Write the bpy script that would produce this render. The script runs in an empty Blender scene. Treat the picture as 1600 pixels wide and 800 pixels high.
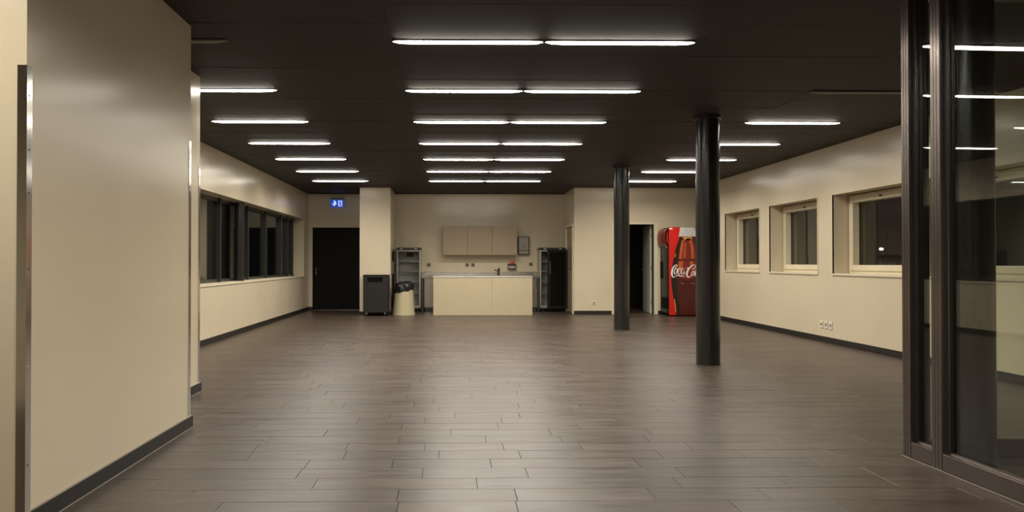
import bpy, bmesh, math, random
from mathutils import Vector, Matrix

random.seed(11)
S = bpy.context.scene
C = S.collection
PI = math.pi

# ------------------------------------------------------------------ camera
cam_d = bpy.data.cameras.new('camera')
cam = bpy.data.objects.new('camera', cam_d)
C.objects.link(cam)
cam_d.sensor_width = 36.0
cam_d.sensor_fit = 'HORIZONTAL'
cam_d.lens = 36.0 * 1140.0 / 1600.0
cam_d.shift_x = (800.0 - 719.0) / 1600.0
cam_d.clip_end = 300
cam.location = (0, 0, 1.23)
cam.rotation_euler = (PI / 2 + math.atan(10 / 1140.0), 0, -math.atan(16 / 1140.0))
S.camera = cam

# ------------------------------------------------------------------ world + exposure
W = bpy.data.worlds.new('night')
S.world = W
W.use_nodes = True
W.node_tree.nodes['Background'].inputs[0].default_value = (0.55, 0.6, 0.8, 1)
W.node_tree.nodes['Background'].inputs[1].default_value = 0.004
S.view_settings.view_transform = 'Standard'
S.view_settings.look = 'None'
S.view_settings.gamma = 1.0
S.view_settings.use_curve_mapping = False
S.view_settings.exposure = 0.0

LAMP_W = 29.5          # watts of every lit strip light
LAMP_SPREAD = 158      # degrees, cut-off of the lens
LAMP_COL = (1.0, 0.944, 0.835)
CAM_X_L, CAM_X_R = -1.93, 5.80
XL, XR, H = -3.65, 5.80, 3.0
YB, YK, Y0 = 17.25, 18.90, -2.0       # back wall, alcove wall, wall behind camera


# ------------------------------------------------------------------ materials
def new_mat(name):
    m = bpy.data.materials.new(name)
    m.use_nodes = True
    nt = m.node_tree
    return m, nt, nt.nodes['Principled BSDF']


def mat(name, col, rough=0.5, metal=0.0, var=0.06, scale=6.0, stretch=(1, 1, 1), bump=0.0, bscale=60.0, ior=1.5, coat=0.0, rvar=0.0):
    m, nt, b = new_mat(name)
    tc = nt.nodes.new('ShaderNodeTexCoord')
    mp = nt.nodes.new('ShaderNodeMapping')
    mp.inputs['Scale'].default_value = stretch
    nt.links.new(tc.outputs['Object'], mp.inputs['Vector'])
    nz = nt.nodes.new('ShaderNodeTexNoise')
    nz.inputs['Scale'].default_value = scale
    nz.inputs['Detail'].default_value = 5
    nt.links.new(mp.outputs[0], nz.inputs['Vector'])
    mr = nt.nodes.new('ShaderNodeMapRange')
    mr.inputs['From Min'].default_value = 0.3
    mr.inputs['From Max'].default_value = 0.7
    mr.inputs['To Min'].default_value = 1 - var
    mr.inputs['To Max'].default_value = 1 + var
    nt.links.new(nz.outputs['Fac'], mr.inputs['Value'])
    mx = nt.nodes.new('ShaderNodeVectorMath')
    mx.operation = 'SCALE'
    mx.inputs[0].default_value = col
    nt.links.new(mr.outputs[0], mx.inputs['Scale'])
    nt.links.new(mx.outputs[0], b.inputs['Base Color'])
    b.inputs['Roughness'].default_value = rough
    b.inputs['Metallic'].default_value = metal
    b.inputs['IOR'].default_value = ior
    b.inputs['Coat Weight'].default_value = coat
    if rvar:
        m2 = nt.nodes.new('ShaderNodeMapRange')
        m2.inputs['From Min'].default_value = 0.3
        m2.inputs['From Max'].default_value = 0.7
        m2.inputs['To Min'].default_value = rough - rvar
        m2.inputs['To Max'].default_value = rough + rvar
        nt.links.new(nz.outputs['Fac'], m2.inputs['Value'])
        nt.links.new(m2.outputs[0], b.inputs['Roughness'])
    if bump:
        n2 = nt.nodes.new('ShaderNodeTexNoise')
        n2.inputs['Scale'].default_value = bscale
        n2.inputs['Detail'].default_value = 3
        nt.links.new(mp.outputs[0], n2.inputs['Vector'])
        bp = nt.nodes.new('ShaderNodeBump')
        bp.inputs['Strength'].default_value = bump
        bp.inputs['Distance'].default_value = 0.01
        nt.links.new(n2.outputs['Fac'], bp.inputs['Height'])
        nt.links.new(bp.outputs[0], b.inputs['Normal'])
    return m


def emit_mat(name, col, strength):
    m, nt, b = new_mat(name)
    b.inputs['Base Color'].default_value = (*col, 1)
    b.inputs['Emission Color'].default_value = (*col, 1)
    b.inputs['Emission Strength'].default_value = strength
    b.inputs['Roughness'].default_value = 0.4
    return m


def glass_mat(name, tint=(0.93, 0.95, 0.93), ior=1.44):
    m = bpy.data.materials.new(name)
    m.use_nodes = True
    nt = m.node_tree
    nt.nodes.clear()
    out = nt.nodes.new('ShaderNodeOutputMaterial')
    tr = nt.nodes.new('ShaderNodeBsdfTransparent')
    tr.inputs[0].default_value = (*tint, 1)
    gl = nt.nodes.new('ShaderNodeBsdfGlossy')
    gl.inputs['Roughness'].default_value = 0.0
    gl.inputs[0].default_value = (1, 1, 1, 1)
    geo = nt.nodes.new('ShaderNodeNewGeometry')
    mi = nt.nodes.new('ShaderNodeMapRange')     # same reflectance on both faces of the pane
    mi.inputs['To Min'].default_value = ior
    mi.inputs['To Max'].default_value = 1 / ior
    nt.links.new(geo.outputs['Backfacing'], mi.inputs['Value'])
    fr = nt.nodes.new('ShaderNodeFresnel')
    nt.links.new(mi.outputs[0], fr.inputs['IOR'])
    mix = nt.nodes.new('ShaderNodeMixShader')
    nt.links.new(fr.outputs[0], mix.inputs[0])
    nt.links.new(tr.outputs[0], mix.inputs[1])
    nt.links.new(gl.outputs[0], mix.inputs[2])
    nt.links.new(mix.outputs[0], out.inputs[0])
    return m


def wall_mat(name, col, rough=0.23, joint=None):
    m = mat(name, col, rough, var=0.025, scale=1.6, bump=0.02, bscale=35, rvar=0.02)
    nt = m.node_tree
    b = nt.nodes['Principled BSDF']
    geo = nt.nodes.new('ShaderNodeNewGeometry')
    # faint scuffs low down on the paint
    n = nt.nodes.new('ShaderNodeTexNoise')
    n.inputs['Scale'].default_value = 5.5
    n.inputs['Detail'].default_value = 7
    n.inputs['Roughness'].default_value = 0.7
    nt.links.new(geo.outputs['Position'], n.inputs['Vector'])
    r = nt.nodes.new('ShaderNodeMapRange')
    r.inputs['From Min'].default_value = 0.66
    r.inputs['From Max'].default_value = 0.8
    r.inputs['To Min'].default_value = 1.0
    r.inputs['To Max'].default_value = 0.985
    nt.links.new(n.outputs['Fac'], r.inputs['Value'])
    src = b.inputs['Base Color'].links[0].from_socket
    sc = nt.nodes.new('ShaderNodeVectorMath')
    sc.operation = 'SCALE'
    nt.links.new(src, sc.inputs[0])
    nt.links.new(r.outputs[0], sc.inputs['Scale'])
    last = sc.outputs[0]
    if joint:
        sep = nt.nodes.new('ShaderNodeSeparateXYZ')
        nt.links.new(geo.outputs['Position'], sep.inputs[0])
        d = nt.nodes.new('ShaderNodeMath')
        d.operation = 'COMPARE'
        d.inputs[1].default_value = joint
        d.inputs[2].default_value = 0.003
        nt.links.new(sep.outputs['Z'], d.inputs[0])
        k = nt.nodes.new('ShaderNodeMapRange')
        k.inputs['To Min'].default_value = 1.0
        k.inputs['To Max'].default_value = 0.7
        nt.links.new(d.outputs[0], k.inputs['Value'])
        s2 = nt.nodes.new('ShaderNodeVectorMath')
        s2.operation = 'SCALE'
        nt.links.new(last, s2.inputs[0])
        nt.links.new(k.outputs[0], s2.inputs['Scale'])
        last = s2.outputs[0]
    nt.links.new(last, b.inputs['Base Color'])
    return m


def tile_mat():
    m, nt, b = new_mat('slate_tile')
    geo = nt.nodes.new('ShaderNodeNewGeometry')
    oi = nt.nodes.new('ShaderNodeObjectInfo')
    add = nt.nodes.new('ShaderNodeMath')
    add.operation = 'ADD'
    nt.links.new(geo.outputs['Random Per Island'], add.inputs[0])
    nt.links.new(oi.outputs['Random'], add.inputs[1])
    fr = nt.nodes.new('ShaderNodeMath')
    fr.operation = 'FRACT'
    nt.links.new(add.outputs[0], fr.inputs[0])
    mp = nt.nodes.new('ShaderNodeMapping')
    mp.inputs['Scale'].default_value = (1.2, 9, 1)
    off = nt.nodes.new('ShaderNodeCombineXYZ')
    m10 = nt.nodes.new('ShaderNodeMath')
    m10.operation = 'MULTIPLY'
    m10.inputs[1].default_value = 37.0
    nt.links.new(fr.outputs[0], m10.inputs[0])
    nt.links.new(m10.outputs[0], off.inputs[0])
    nt.links.new(m10.outputs[0], off.inputs[2])
    nt.links.new(off.outputs[0], mp.inputs['Location'])
    nt.links.new(geo.outputs['Position'], mp.inputs['Vector'])
    nz = nt.nodes.new('ShaderNodeTexNoise')
    nz.inputs['Scale'].default_value = 2.2
    nz.inputs['Detail'].default_value = 7
    nz.inputs['Roughness'].default_value = 0.62
    nt.links.new(mp.outputs[0], nz.inputs['Vector'])
    ramp = nt.nodes.new('ShaderNodeValToRGB')
    ramp.color_ramp.elements[0].position = 0.28
    ramp.color_ramp.elements[0].color = (0.034, 0.0235, 0.0175, 1)
    ramp.color_ramp.elements[1].position = 0.75
    ramp.color_ramp.elements[1].color = (0.078, 0.0545, 0.0410, 1)
    nt.links.new(nz.outputs['Fac'], ramp.inputs[0])
    mr = nt.nodes.new('ShaderNodeMapRange')
    mr.inputs['To Min'].default_value = 0.84
    mr.inputs['To Max'].default_value = 1.16
    nt.links.new(fr.outputs[0], mr.inputs['Value'])
    sc = nt.nodes.new('ShaderNodeVectorMath')
    sc.operation = 'SCALE'
    nt.links.new(ramp.outputs[0], sc.inputs[0])
    nt.links.new(mr.outputs[0], sc.inputs['Scale'])
    nt.links.new(sc.outputs[0], b.inputs['Base Color'])
    rr = nt.nodes.new('ShaderNodeMapRange')
    rr.inputs['From Min'].default_value = 0.3
    rr.inputs['From Max'].default_value = 0.7
    rr.inputs['To Min'].default_value = 0.28
    rr.inputs['To Max'].default_value = 0.45
    nt.links.new(nz.outputs['Fac'], rr.inputs['Value'])
    nt.links.new(rr.outputs[0], b.inputs['Roughness'])
    b.inputs['IOR'].default_value = 1.39
    bp = nt.nodes.new('ShaderNodeBump')
    bp.inputs['Strength'].default_value = 0.12
    bp.inputs['Distance'].default_value = 0.004
    nt.links.new(nz.outputs['Fac'], bp.inputs['Height'])
    nt.links.new(bp.outputs[0], b.inputs['Normal'])
    return m


PAINT = (0.60, 0.515, 0.375)
M = {
    'wall': wall_mat('cream_wall_paint', PAINT),
    'wallr': wall_mat('cream_panel_paint', PAINT, joint=2.69),
    'tile': tile_mat(),
    'grout': mat('dark_grout', (0.022, 0.018, 0.015), 0.7),
    'slab': mat('ceiling_void', (0.01, 0.01, 0.01), 0.9),
    'ceil': mat('dark_ceiling_panel', (0.022, 0.0187, 0.0152), 0.66, var=0.14, scale=3, stretch=(0.4, 14, 1)),
    'base': mat('black_skirting', (0.012, 0.010, 0.009), 0.45),
    'caulk': mat('grey_caulk', (0.30, 0.26, 0.21), 0.6),
    'steel': mat('brushed_steel', (0.50, 0.47, 0.43), 0.26, 1.0, var=0.1, scale=8, stretch=(1, 1, 12)),
    'steeltop': mat('worktop_steel', (0.72, 0.68, 0.62), 0.45, 1.0, var=0.08, scale=8, stretch=(12, 1, 1)),
    'steeldark': mat('dark_steel', (0.12, 0.11, 0.10), 0.4, 1.0),  # darker steel for legs, plinth, handles and sink bowl
    'pillar': mat('black_gloss_pillar_paint', (0.016, 0.015, 0.014), 0.22, var=0.15, scale=3, stretch=(1, 1, 0.2)),
    'bronze': mat('dark_anodised_frame', (0.19, 0.158, 0.147), 0.27, 0.9, var=0.03, scale=5, stretch=(3, 3, 0.3)),
    'gasket': mat('black_gasket', (0.012, 0.012, 0.012), 0.5),
    'glass': glass_mat('clear_glass'),
    'glassdim': glass_mat('tinted_glass', (0.72, 0.76, 0.72), 1.6),
    'cream': mat('cream_window_lacquer', (0.66, 0.58, 0.42), 0.32, var=0.03),
    'blackframe': mat('black_window_frame', (0.022, 0.021, 0.020), 0.3),
    'doorblack': mat('black_door_lacquer', (0.004, 0.0037, 0.0033), 0.6, var=0.1, ior=1.25),
    'doorleaf': mat('pale_door_laminate', (0.50, 0.48, 0.40), 0.4, var=0.03),
    'cab': mat('beige_laminate', (0.32, 0.245, 0.158), 0.42, var=0.02),
    'island': mat('sand_laminate', (0.43, 0.355, 0.24), 0.42, var=0.02),
    'fridge': mat('fridge_grey', (0.36, 0.34, 0.29), 0.4, var=0.04),
    'liner': mat('fridge_liner', (0.50, 0.50, 0.44), 0.4, var=0.05),
    'fridgedark': mat('fridge_black', (0.016, 0.015, 0.013), 0.35),
    'shelf': mat('wire_shelf_grey', (0.16, 0.16, 0.14), 0.4),
    'stain': mat('brown_fan_grille', (0.10, 0.07, 0.045), 0.6),
    'bin': mat('anthracite_sheet', (0.020, 0.0175, 0.0165), 0.62, var=0.06, ior=1.3),
    'black': mat('matt_black', (0.003, 0.003, 0.003), 0.7, ior=1.2),
    'rubber': mat('caster_rubber', (0.02, 0.02, 0.02), 0.6),
    'binplastic': mat('khaki_gloss_plastic', (0.42, 0.37, 0.235), 0.2, var=0.03),
    'bag': mat('black_bin_bag', (0.010, 0.010, 0.010), 0.22, bump=0.9, bscale=22),
    'white': mat('white_plastic', (0.66, 0.62, 0.54), 0.35, var=0.02),
    'socketgrey': mat('grey_socket_plastic', (0.20, 0.175, 0.13), 0.4),
    'dispenser': mat('dispenser_steel', (0.26, 0.235, 0.205), 0.36, 0.7),
    'darkedge': mat('dispenser_edge', (0.05, 0.04, 0.035), 0.4),
    'red': mat('vending_red', (0.55, 0.012, 0.008), 0.34, var=0.05),
    'soap': mat('red_soap', (0.80, 0.06, 0.03), 0.25),
    'cola_dark': mat('print_black_brown', (0.014, 0.006, 0.004), 0.34),
    'cola_brown': mat('print_deep_brown_red', (0.065, 0.006, 0.004), 0.34, var=0.3, scale=9, stretch=(3, 1, 0.5)),
    'cola_red': mat('print_cola_red', (0.19, 0.016, 0.009), 0.34, var=0.35, scale=12, stretch=(3, 1, 0.4)),
    'cola_amber': mat('print_amber', (0.46, 0.10, 0.026), 0.34, var=0.2, scale=12, stretch=(2, 1, 0.4)),
    'cola_gold': mat('print_gold', (0.60, 0.26, 0.05), 0.34, var=0.15, scale=10),
    'cap': mat('print_silver_cap', (0.52, 0.51, 0.52), 0.34, var=0.28, scale=14, stretch=(6, 1, 0.5)),
    'letter': mat('print_white', (0.80, 0.77, 0.72), 0.34, var=0.02),
    'glassblack': mat('vending_black_glass', (0.007, 0.006, 0.006), 0.3, ior=1.3),
    'lampbody': mat('lamp_housing', (0.05, 0.045, 0.04), 0.4),
    'lampon': emit_mat('lamp_lens_lit', (1.0, 0.93, 0.80), 27.0),
    'lampoff': mat('lamp_lens_off', (0.30, 0.28, 0.24), 0.4),
    'exitblue': emit_mat('exit_sign_blue', (0.006, 0.06, 0.42), 0.8),
    'exitwhite': emit_mat('exit_sign_white', (0.42, 0.52, 1.0), 1.0),
    'exithousing': mat('exit_sign_housing', (0.22, 0.21, 0.19), 0.5),
    'chrome': mat('chrome', (0.62, 0.60, 0.57), 0.14, 1.0),
    'tap': mat('dark_tap_metal', (0.05, 0.045, 0.04), 0.25, 0.6),
    'caddy': mat('dark_wire', (0.05, 0.045, 0.035), 0.35, 0.5),
    'sponge': mat('pale_sponge', (0.48, 0.45, 0.38), 0.8),
    'store': mat('storeroom_darkened_paint', (0.10, 0.09, 0.08), 0.7),  # darker than the hall paint: the unlit room's shade is put into the colour
    'outlamp': emit_mat('outdoor_lamp_glow', (1.0, 0.95, 0.85), 4.0),
}


# ------------------------------------------------------------------ mesh helpers
def B():
    return bmesh.new()


def box(bm, x0, x1, y0, y1, z0, z1):
    v = [bm.verts.new(p) for p in ((x0, y0, z0), (x1, y0, z0), (x1, y1, z0), (x0, y1, z0),
                                   (x0, y0, z1), (x1, y0, z1), (x1, y1, z1), (x0, y1, z1))]
    for f in ((0, 3, 2, 1), (4, 5, 6, 7), (0, 1, 5, 4), (1, 2, 6, 5), (2, 3, 7, 6), (3, 0, 4, 7)):
        bm.faces.new([v[i] for i in f])
    return v


def bx(*a):
    bm = B()
    box(bm, *a)
    return bm


def tube(bm, pts, r, n=10, caps=True):
    pts = [Vector(p) for p in pts]
    rs = r if isinstance(r, (list, tuple)) else [r] * len(pts)
    rings = []
    for i, p in enumerate(pts):
        a = pts[max(i - 1, 0)]
        b = pts[min(i + 1, len(pts) - 1)]
        t = (b - a).normalized()
        u = t.cross(Vector((0, 0, 1)))
        if u.length < 1e-3:
            u = t.cross(Vector((0, 1, 0)))
        u.normalize()
        w = t.cross(u)
        rings.append([bm.verts.new(p + (u * math.cos(2 * PI * k / n) + w * math.sin(2 * PI * k / n)) * rs[i]) for k in range(n)])
    for a, b in zip(rings, rings[1:]):
        for k in range(n):
            bm.faces.new((a[k], a[(k + 1) % n], b[(k + 1) % n], b[k]))
    if caps:
        bm.faces.new(rings[0][::-1])
        bm.faces.new(rings[-1])


def lathe(bm, cx, cy, prof, n=40, cap0=True, cap1=True):
    rings = []
    for r, z in prof:
        rings.append([bm.verts.new((cx + r * math.cos(2 * PI * k / n), cy + r * math.sin(2 * PI * k / n), z)) for k in range(n)])
    for a, b in zip(rings, rings[1:]):
        for k in range(n):
            bm.faces.new((a[k], a[(k + 1) % n], b[(k + 1) % n], b[k]))
    if cap0:
        bm.faces.new(rings[0][::-1])
    if cap1:
        bm.faces.new(rings[-1])


def root_loc(o):
    while o.parent is not None:
        o = o.parent
    return o.location.copy()


def obj(name, bm, material, parent=None, bevel=0.0, seg=2, smooth=False, loc=None):
    """Link one bmesh (world coordinates) as ONE mesh object; loc is the origin of a top-level mesh."""
    bmesh.ops.recalc_face_normals(bm, faces=bm.faces)
    o0 = root_loc(parent) if parent is not None else Vector(loc or (0, 0, 0))
    bmesh.ops.translate(bm, verts=bm.verts, vec=-o0)
    me = bpy.data.meshes.new(name)
    bm.to_mesh(me)
    bm.free()
    me.materials.append(M[material] if isinstance(material, str) else material)
    o = bpy.data.objects.new(name, me)
    C.objects.link(o)
    if parent is not None:
        o.parent = parent
    else:
        o.location = o0
    if bevel:
        md = o.modifiers.new('bevel', 'BEVEL')
        md.width = bevel
        md.segments = seg
        md.limit_method = 'ANGLE'
    if smooth:
        for p in me.polygons:
            p.use_smooth = True
    return o


def tag(o, label, cat, group=None):
    o['label'] = label
    o['category'] = cat
    if group:
        o['group'] = group
    return o


def thing(name, label, cat, loc, group=None, rz=0.0):
    o = bpy.data.objects.new(name, None)
    C.objects.link(o)
    o.empty_display_size = 0.1
    o.location = loc
    o.rotation_euler = (0, 0, rz)
    return tag(o, label, cat, group)


def struct(name, bm, material, label=None, cat=None, bevel=0.0, loc=None):
    o = obj(name, bm, material, bevel=bevel, loc=loc)
    o['kind'] = 'structure'
    if label:
        o['label'] = label
    if cat:
        o['category'] = cat
    return o


def set_smooth_angle(o, ang=40):
    me = o.data
    for p in me.polygons:
        p.use_smooth = True
    try:
        me.set_sharp_from_angle(angle=math.radians(ang))
    except Exception:
        pass


# ================================================================== SETTING
# ---- floor: slab + slate planks laid across the room, 0.202 m courses
floor = struct('floor', bx(XL - 0.3, XR + 0.5, Y0, YK + 2.2, -0.12, -0.010), 'grout',
               'dark slate plank floor of the whole hall', 'floor')
COURSE = 0.2019
JOINTS = {0: (-0.275, 0.35, 1.07), 1: (0.15, 1.27), 2: (-0.16, 0.45), 3: (0.25,), 4: (-0.07, 0.446),
          5: (-0.167, 0.355), 6: (0.25,), 7: (0.005,), 8: (0.36,)}
LENS = (0.52, 0.6, 0.6, 0.72, 0.9, 0.9, 1.1)
tiles = []
k0 = int(math.floor((Y0 - 3.769) / COURSE))
k1 = int(math.ceil((20.9 - 3.769) / COURSE))
for k in range(k0, k1):
    y = 3.769 + k * COURSE
    xs = list(JOINTS.get(k, (random.uniform(-0.5, 0.5),)))
    while xs[-1] < XR + 0.3:
        xs.append(round(xs[-1] + random.choice(LENS), 4))
    while xs[0] > XL - 0.2:
        xs.insert(0, round(xs[0] - random.choice(LENS), 4))
    for a, b in zip(xs, xs[1:]):
        a2, b2 = max(a, XL - 0.25), min(b, XR + 0.4)
        if b2 - a2 > 0.03:
            tiles.append((round(b2 - a2, 4), (a2 + b2) / 2, y + COURSE / 2))


def tile_geo(bm, L, cx=0, cy=0, dz=0.0):
    g, c, t = 0.0011, 0.0013, 0.010
    hx, hy = L / 2 - g, COURSE / 2 - g
    lo = [bm.verts.new((cx + sx * hx, cy + sy * hy, -t)) for sx, sy in ((-1, -1), (1, -1), (1, 1), (-1, 1))]
    mi = [bm.verts.new((cx + sx * hx, cy + sy * hy, -c + dz)) for sx, sy in ((-1, -1), (1, -1), (1, 1), (-1, 1))]
    up = [bm.verts.new((cx + sx * (hx - c), cy + sy * (hy - c), dz)) for sx, sy in ((-1, -1), (1, -1), (1, 1), (-1, 1))]
    for a, b in ((lo, mi), (mi, up)):
        for i in range(4):
            bm.faces.new((a[i], a[(i + 1) % 4], b[(i + 1) % 4], b[i]))
    bm.faces.new(up)


def in_view(L, cx, cy):
    if cy < 3.45:
        return False
    lo, hi = -703 / 1140 * cy, 897 / 1140 * cy
    if cy < 5.5:
        lo = max(lo, -1.95)
    elif cy < 7.0:
        lo = max(lo, -2.42)
    hi = min(hi, XR)
    return cx + L / 2 > lo and cx - L / 2 < hi


vis = sorted([t for t in tiles if in_view(*t)], key=lambda t: t[2])
near = set(vis[:296])
tile_mesh = {}
for L, cx, cy in vis[:296]:
    if L not in tile_mesh:
        bm = B()
        tile_geo(bm, L)
        me = bpy.data.meshes.new('floor_tile')
        bm.to_mesh(me)
        bm.free()
        me.materials.append(M['tile'])
        tile_mesh[L] = me
    o = bpy.data.objects.new('floor_tile', tile_mesh[L])
    C.objects.link(o)
    o.parent = floor
    o.location = (cx, cy, random.uniform(-0.0006, 0.0))
    o.rotation_euler = (random.uniform(-0.0035, 0.0035), random.uniform(-0.0010, 0.0010), 0)
bm = B()
for t in tiles:
    if t not in near:
        tile_geo(bm, *t, dz=random.uniform(-0.0008, 0.0))
ft = obj('floor_tile_field', bm, 'tile', floor)
ft['kind'] = 'stuff'

# ---- ceiling: slab + dark planks, 0.416 m courses set out from the lamp rows
ROW0, ROWD = 5.82, 1.665
ceiling = struct('ceiling', bx(XL - 0.3, XR + 0.5, Y0, YK + 2.2, 3.03, 3.2), 'slab',
                 'dark plank ceiling carrying rows of strip lights', 'ceiling')
XS = [XL, -1.765, -0.46, 1.97, 3.73, XR]
pm = {}
cw = ROWD / 4
for k in range(int((Y0 - ROW0) / cw), int((YK - ROW0) / cw) + 1):
    yc = ROW0 + (k + 0.5) * cw
    if yc > YK - 0.1:
        continue
    for i, (a, b) in enumerate(zip(XS, XS[1:])):
        if i not in pm:
            L = b - a
            bm = bx(-L / 2 + 0.0008, L / 2 - 0.0008, -cw / 2 + 0.0015, cw / 2 - 0.0015, 0, 0.028)
            bmesh.ops.recalc_face_normals(bm, faces=bm.faces)
            me = bpy.data.meshes.new('ceiling_panel')
            bm.to_mesh(me)
            bm.free()
            me.materials.append(M['ceil'])
            pm[i] = me
        o = bpy.data.objects.new('ceiling_panel', pm[i])
        C.objects.link(o)
        o.parent = ceiling
        o.location = ((a + b) / 2, yc, 3.0 + random.uniform(0, 0.003))
        o.rotation_euler = (random.uniform(-0.004, 0.004), 0, 0)

# ---- left wall with a ribbon window
LW0, LW1, LZ0, LZ1 = 8.2, 18.30, 0.885, 2.31
bm = B()
box(bm, XL - 0.5, XL, Y0, LW0, 0, H)
box(bm, XL - 0.5, XL, LW0, LW1, 0, LZ0)
box(bm, XL - 0.5, XL, LW0, LW1, LZ1, H)
box(bm, XL - 0.5, XL, LW1, YK, 0, H)
struct('wall_left', bm, 'wall', 'cream wall with the long dark ribbon window', 'wall')
bm = B()
box(bm, XL - 0.001, XL + 0.018, 7.0, YK, 0.004, 0.085)
bb = struct('baseboard_left', bm, 'base', 'black skirting under the ribbon window', 'baseboard')

# ribbon window
w1 = thing('window_1', 'long dark ribbon window in the left wall', 'window', (XL - 0.25, 13.2, LZ0))
w1['kind'] = 'structure'
obj('window_sill', bx(XL - 0.36, XL + 0.012, LW0, LW1, LZ0 - 0.02, LZ0 + 0.012), 'cream', w1, bevel=0.003)
bm = B()
box(bm, -3.97, -3.89, LW0, LW1, LZ0 + 0.012, LZ0 + 0.062)
box(bm, -3.97, -3.89, LW0, LW1, LZ1 - 0.06, LZ1)
obj('window_frame', bm, 'blackframe', w1)
MUL = [(8.25, .06), (10.72, .06), (12.35, .05), (14.05, .07), (15.44, .07), (16.78, .07), (17.45, .06), (18.02, .08)]
for y, w in MUL:
    obj('mullion', bx(-3.97, -3.86, y - w / 2, y + w / 2, LZ0 + 0.012, LZ1), 'blackframe', w1, bevel=0.004)
bm = B()
lathe(bm, -3.80, 13.22, [(0.085, LZ0 + 0.012), (0.085, LZ1)], 24)
o = obj('window_post', bm, 'pillar', w1)
set_smooth_angle(o)
ys = [8.25, 10.72, 12.35, 14.05, 15.44, 16.78, 17.45, 18.02]
for a, b in zip(ys, ys[1:]):
    obj('window_pane', bx(-3.935, -3.925, a + 0.03, b - 0.03, LZ0 + 0.06, LZ1 - 0.06), 'glassdim', w1)

# ---- right wall with four deep-set windows
WINS = [(13.58, 15.30), (11.42, 13.165), (9.235, 10.98), (7.06, 8.83)]
RZ0, RZ1 = 1.056, 2.25
bm = B()
box(bm, XR, XR + 0.5, Y0, YK, 0, RZ0)
box(bm, XR, XR + 0.5, Y0, YK, RZ1, H)
edges = [Y0] + [v for w in sorted(WINS) for v in w] + [YK]
for a, b in zip(edges[0::2], edges[1::2]):
    box(bm, XR, XR + 0.5, a, b, RZ0, RZ1)
struct('wall_right', bm, 'wallr', 'cream panelled wall with a row of square windows', 'wall')
struct('baseboard_right', bx(XR - 0.018, XR + 0.001, 4.68, YB, 0.004, 0.085), 'base', 'black skirting under the square windows', 'baseboard')

WL = ['square window nearest the drinks machine', 'second square window from the drinks machine',
      'third square window, reflecting a bright spot', 'square window seen through the glass partition']
FX = XR + 0.25
for n, (a, b) in enumerate(WINS):
    w = thing('window_%d' % (n + 2), WL[n], 'window', (FX, (a + b) / 2, RZ0), 'square windows in the right wall')
    w['kind'] = 'structure'
    # projecting casing edge and sill
    bm = B()
    box(bm, XR - 0.012, XR + 0.02, a - 0.014, a, RZ0 - 0.02, RZ1 + 0.006)
    box(bm, XR - 0.006, XR + 0.02, b, b + 0.006, RZ0, RZ1)
    obj('casing', bm, 'cream', w)
    obj('window_sill', bx(XR - 0.016, FX, a, b, RZ0 - 0.022, RZ0 + 0.006), 'cream', w, bevel=0.003)
    # dark shadow gap, outer frame, sash
    obj('shadow_gap', bx(FX + 0.012, FX + 0.03, a, b, RZ0, RZ1), 'gasket', w)
    bm = B()
    A, Bz, g = a + 0.012, b - 0.014, 0.055
    z0, z1 = RZ0 + 0.006, RZ1 - 0.012
    box(bm, FX - 0.005, FX + 0.03, A, Bz, z0, z0 + g)
    box(bm, FX - 0.005, FX + 0.03, A, Bz, z1 - 0.035, z1)
    box(bm, FX - 0.005, FX + 0.03, A, A + g, z0 + g, z1 - 0.035)
    box(bm, FX - 0.005, FX + 0.03, Bz - g, Bz, z0 + g, z1 - 0.035)
    fr = obj('window_frame', bm, 'cream', w, bevel=0.003)
    s = 0.085
    A2, B2, c0, c1 = A + 0.045, Bz - 0.045, z0 + 0.045, z1 - 0.03
    bm = B()
    box(bm, FX - 0.022, FX + 0.11, A2, B2, c0, c0 + s)
    box(bm, FX - 0.022, FX + 0.11, A2, B2, c1 - s, c1)
    box(bm, FX - 0.022, FX + 0.11, A2, A2 + s, c0 + s, c1 - s)
    box(bm, FX - 0.022, FX + 0.11, B2 - s, B2, c0 + s, c1 - s)
    sash = obj('sash', bm, 'cream', w, bevel=0.006)
    bm = B()
    yk = (a + b) / 2
    tube(bm, [(FX - 0.022, yk, c1 - 0.04), (FX - 0.05, yk, c1 - 0.04)], 0.013, 10)
    obj('knob', bm, 'darkedge', sash)
    bm = B()
    box(bm, FX + 0.078, FX + 0.0945, B2 - s - 0.008, B2 - s, c0 + s, c1 - s)
    obj('gasket', bm, 'gasket', sash)
    obj('window_pane', bx(FX + 0.095, FX + 0.103, A2 + s - 0.01, B2 - s + 0.01, c0 + s - 0.01, c1 - s + 0.01), 'glass', sash)
    # the gap strip must stay behind the frame only around its edge: cut open in the middle
    for ch in list(w.children):
        if ch.name.startswith('shadow_gap'):
            bpy.data.objects.remove(ch)
    bm = B()
    box(bm, FX + 0.012, FX + 0.03, b - 0.014, b, RZ0, RZ1)
    box(bm, FX + 0.012, FX + 0.03, a, a + 0.012, RZ0, RZ1)
    box(bm, FX + 0.012, FX + 0.03, a, b, RZ1 - 0.012, RZ1)
    obj('shadow_gap', bm, 'gasket', w)

# ---- back wall: section with the open door, alcove, column, wall with the black door
D2A, D2B, DZ = 3.887, 4.860, 2.142
bm = B()
box(bm, 2.944, D2A, YB, YB + 0.16, 0, H)
box(bm, D2B, XR, YB, YB + 0.16, 0, H)
box(bm, D2A, D2B, YB, YB + 0.16, DZ, H)
# side wall of the alcove with a door opening
box(bm, 2.944, 3.06, YB + 0.16, 17.40, 0, H)
box(bm, 2.944, 3.06, 18.42, YK, 0, H)
box(bm, 2.944, 3.06, 17.40, 18.42, 2.13, H)
struct('wall_back', bm, 'wall', 'cream wall with the open dark doorway', 'wall')
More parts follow.
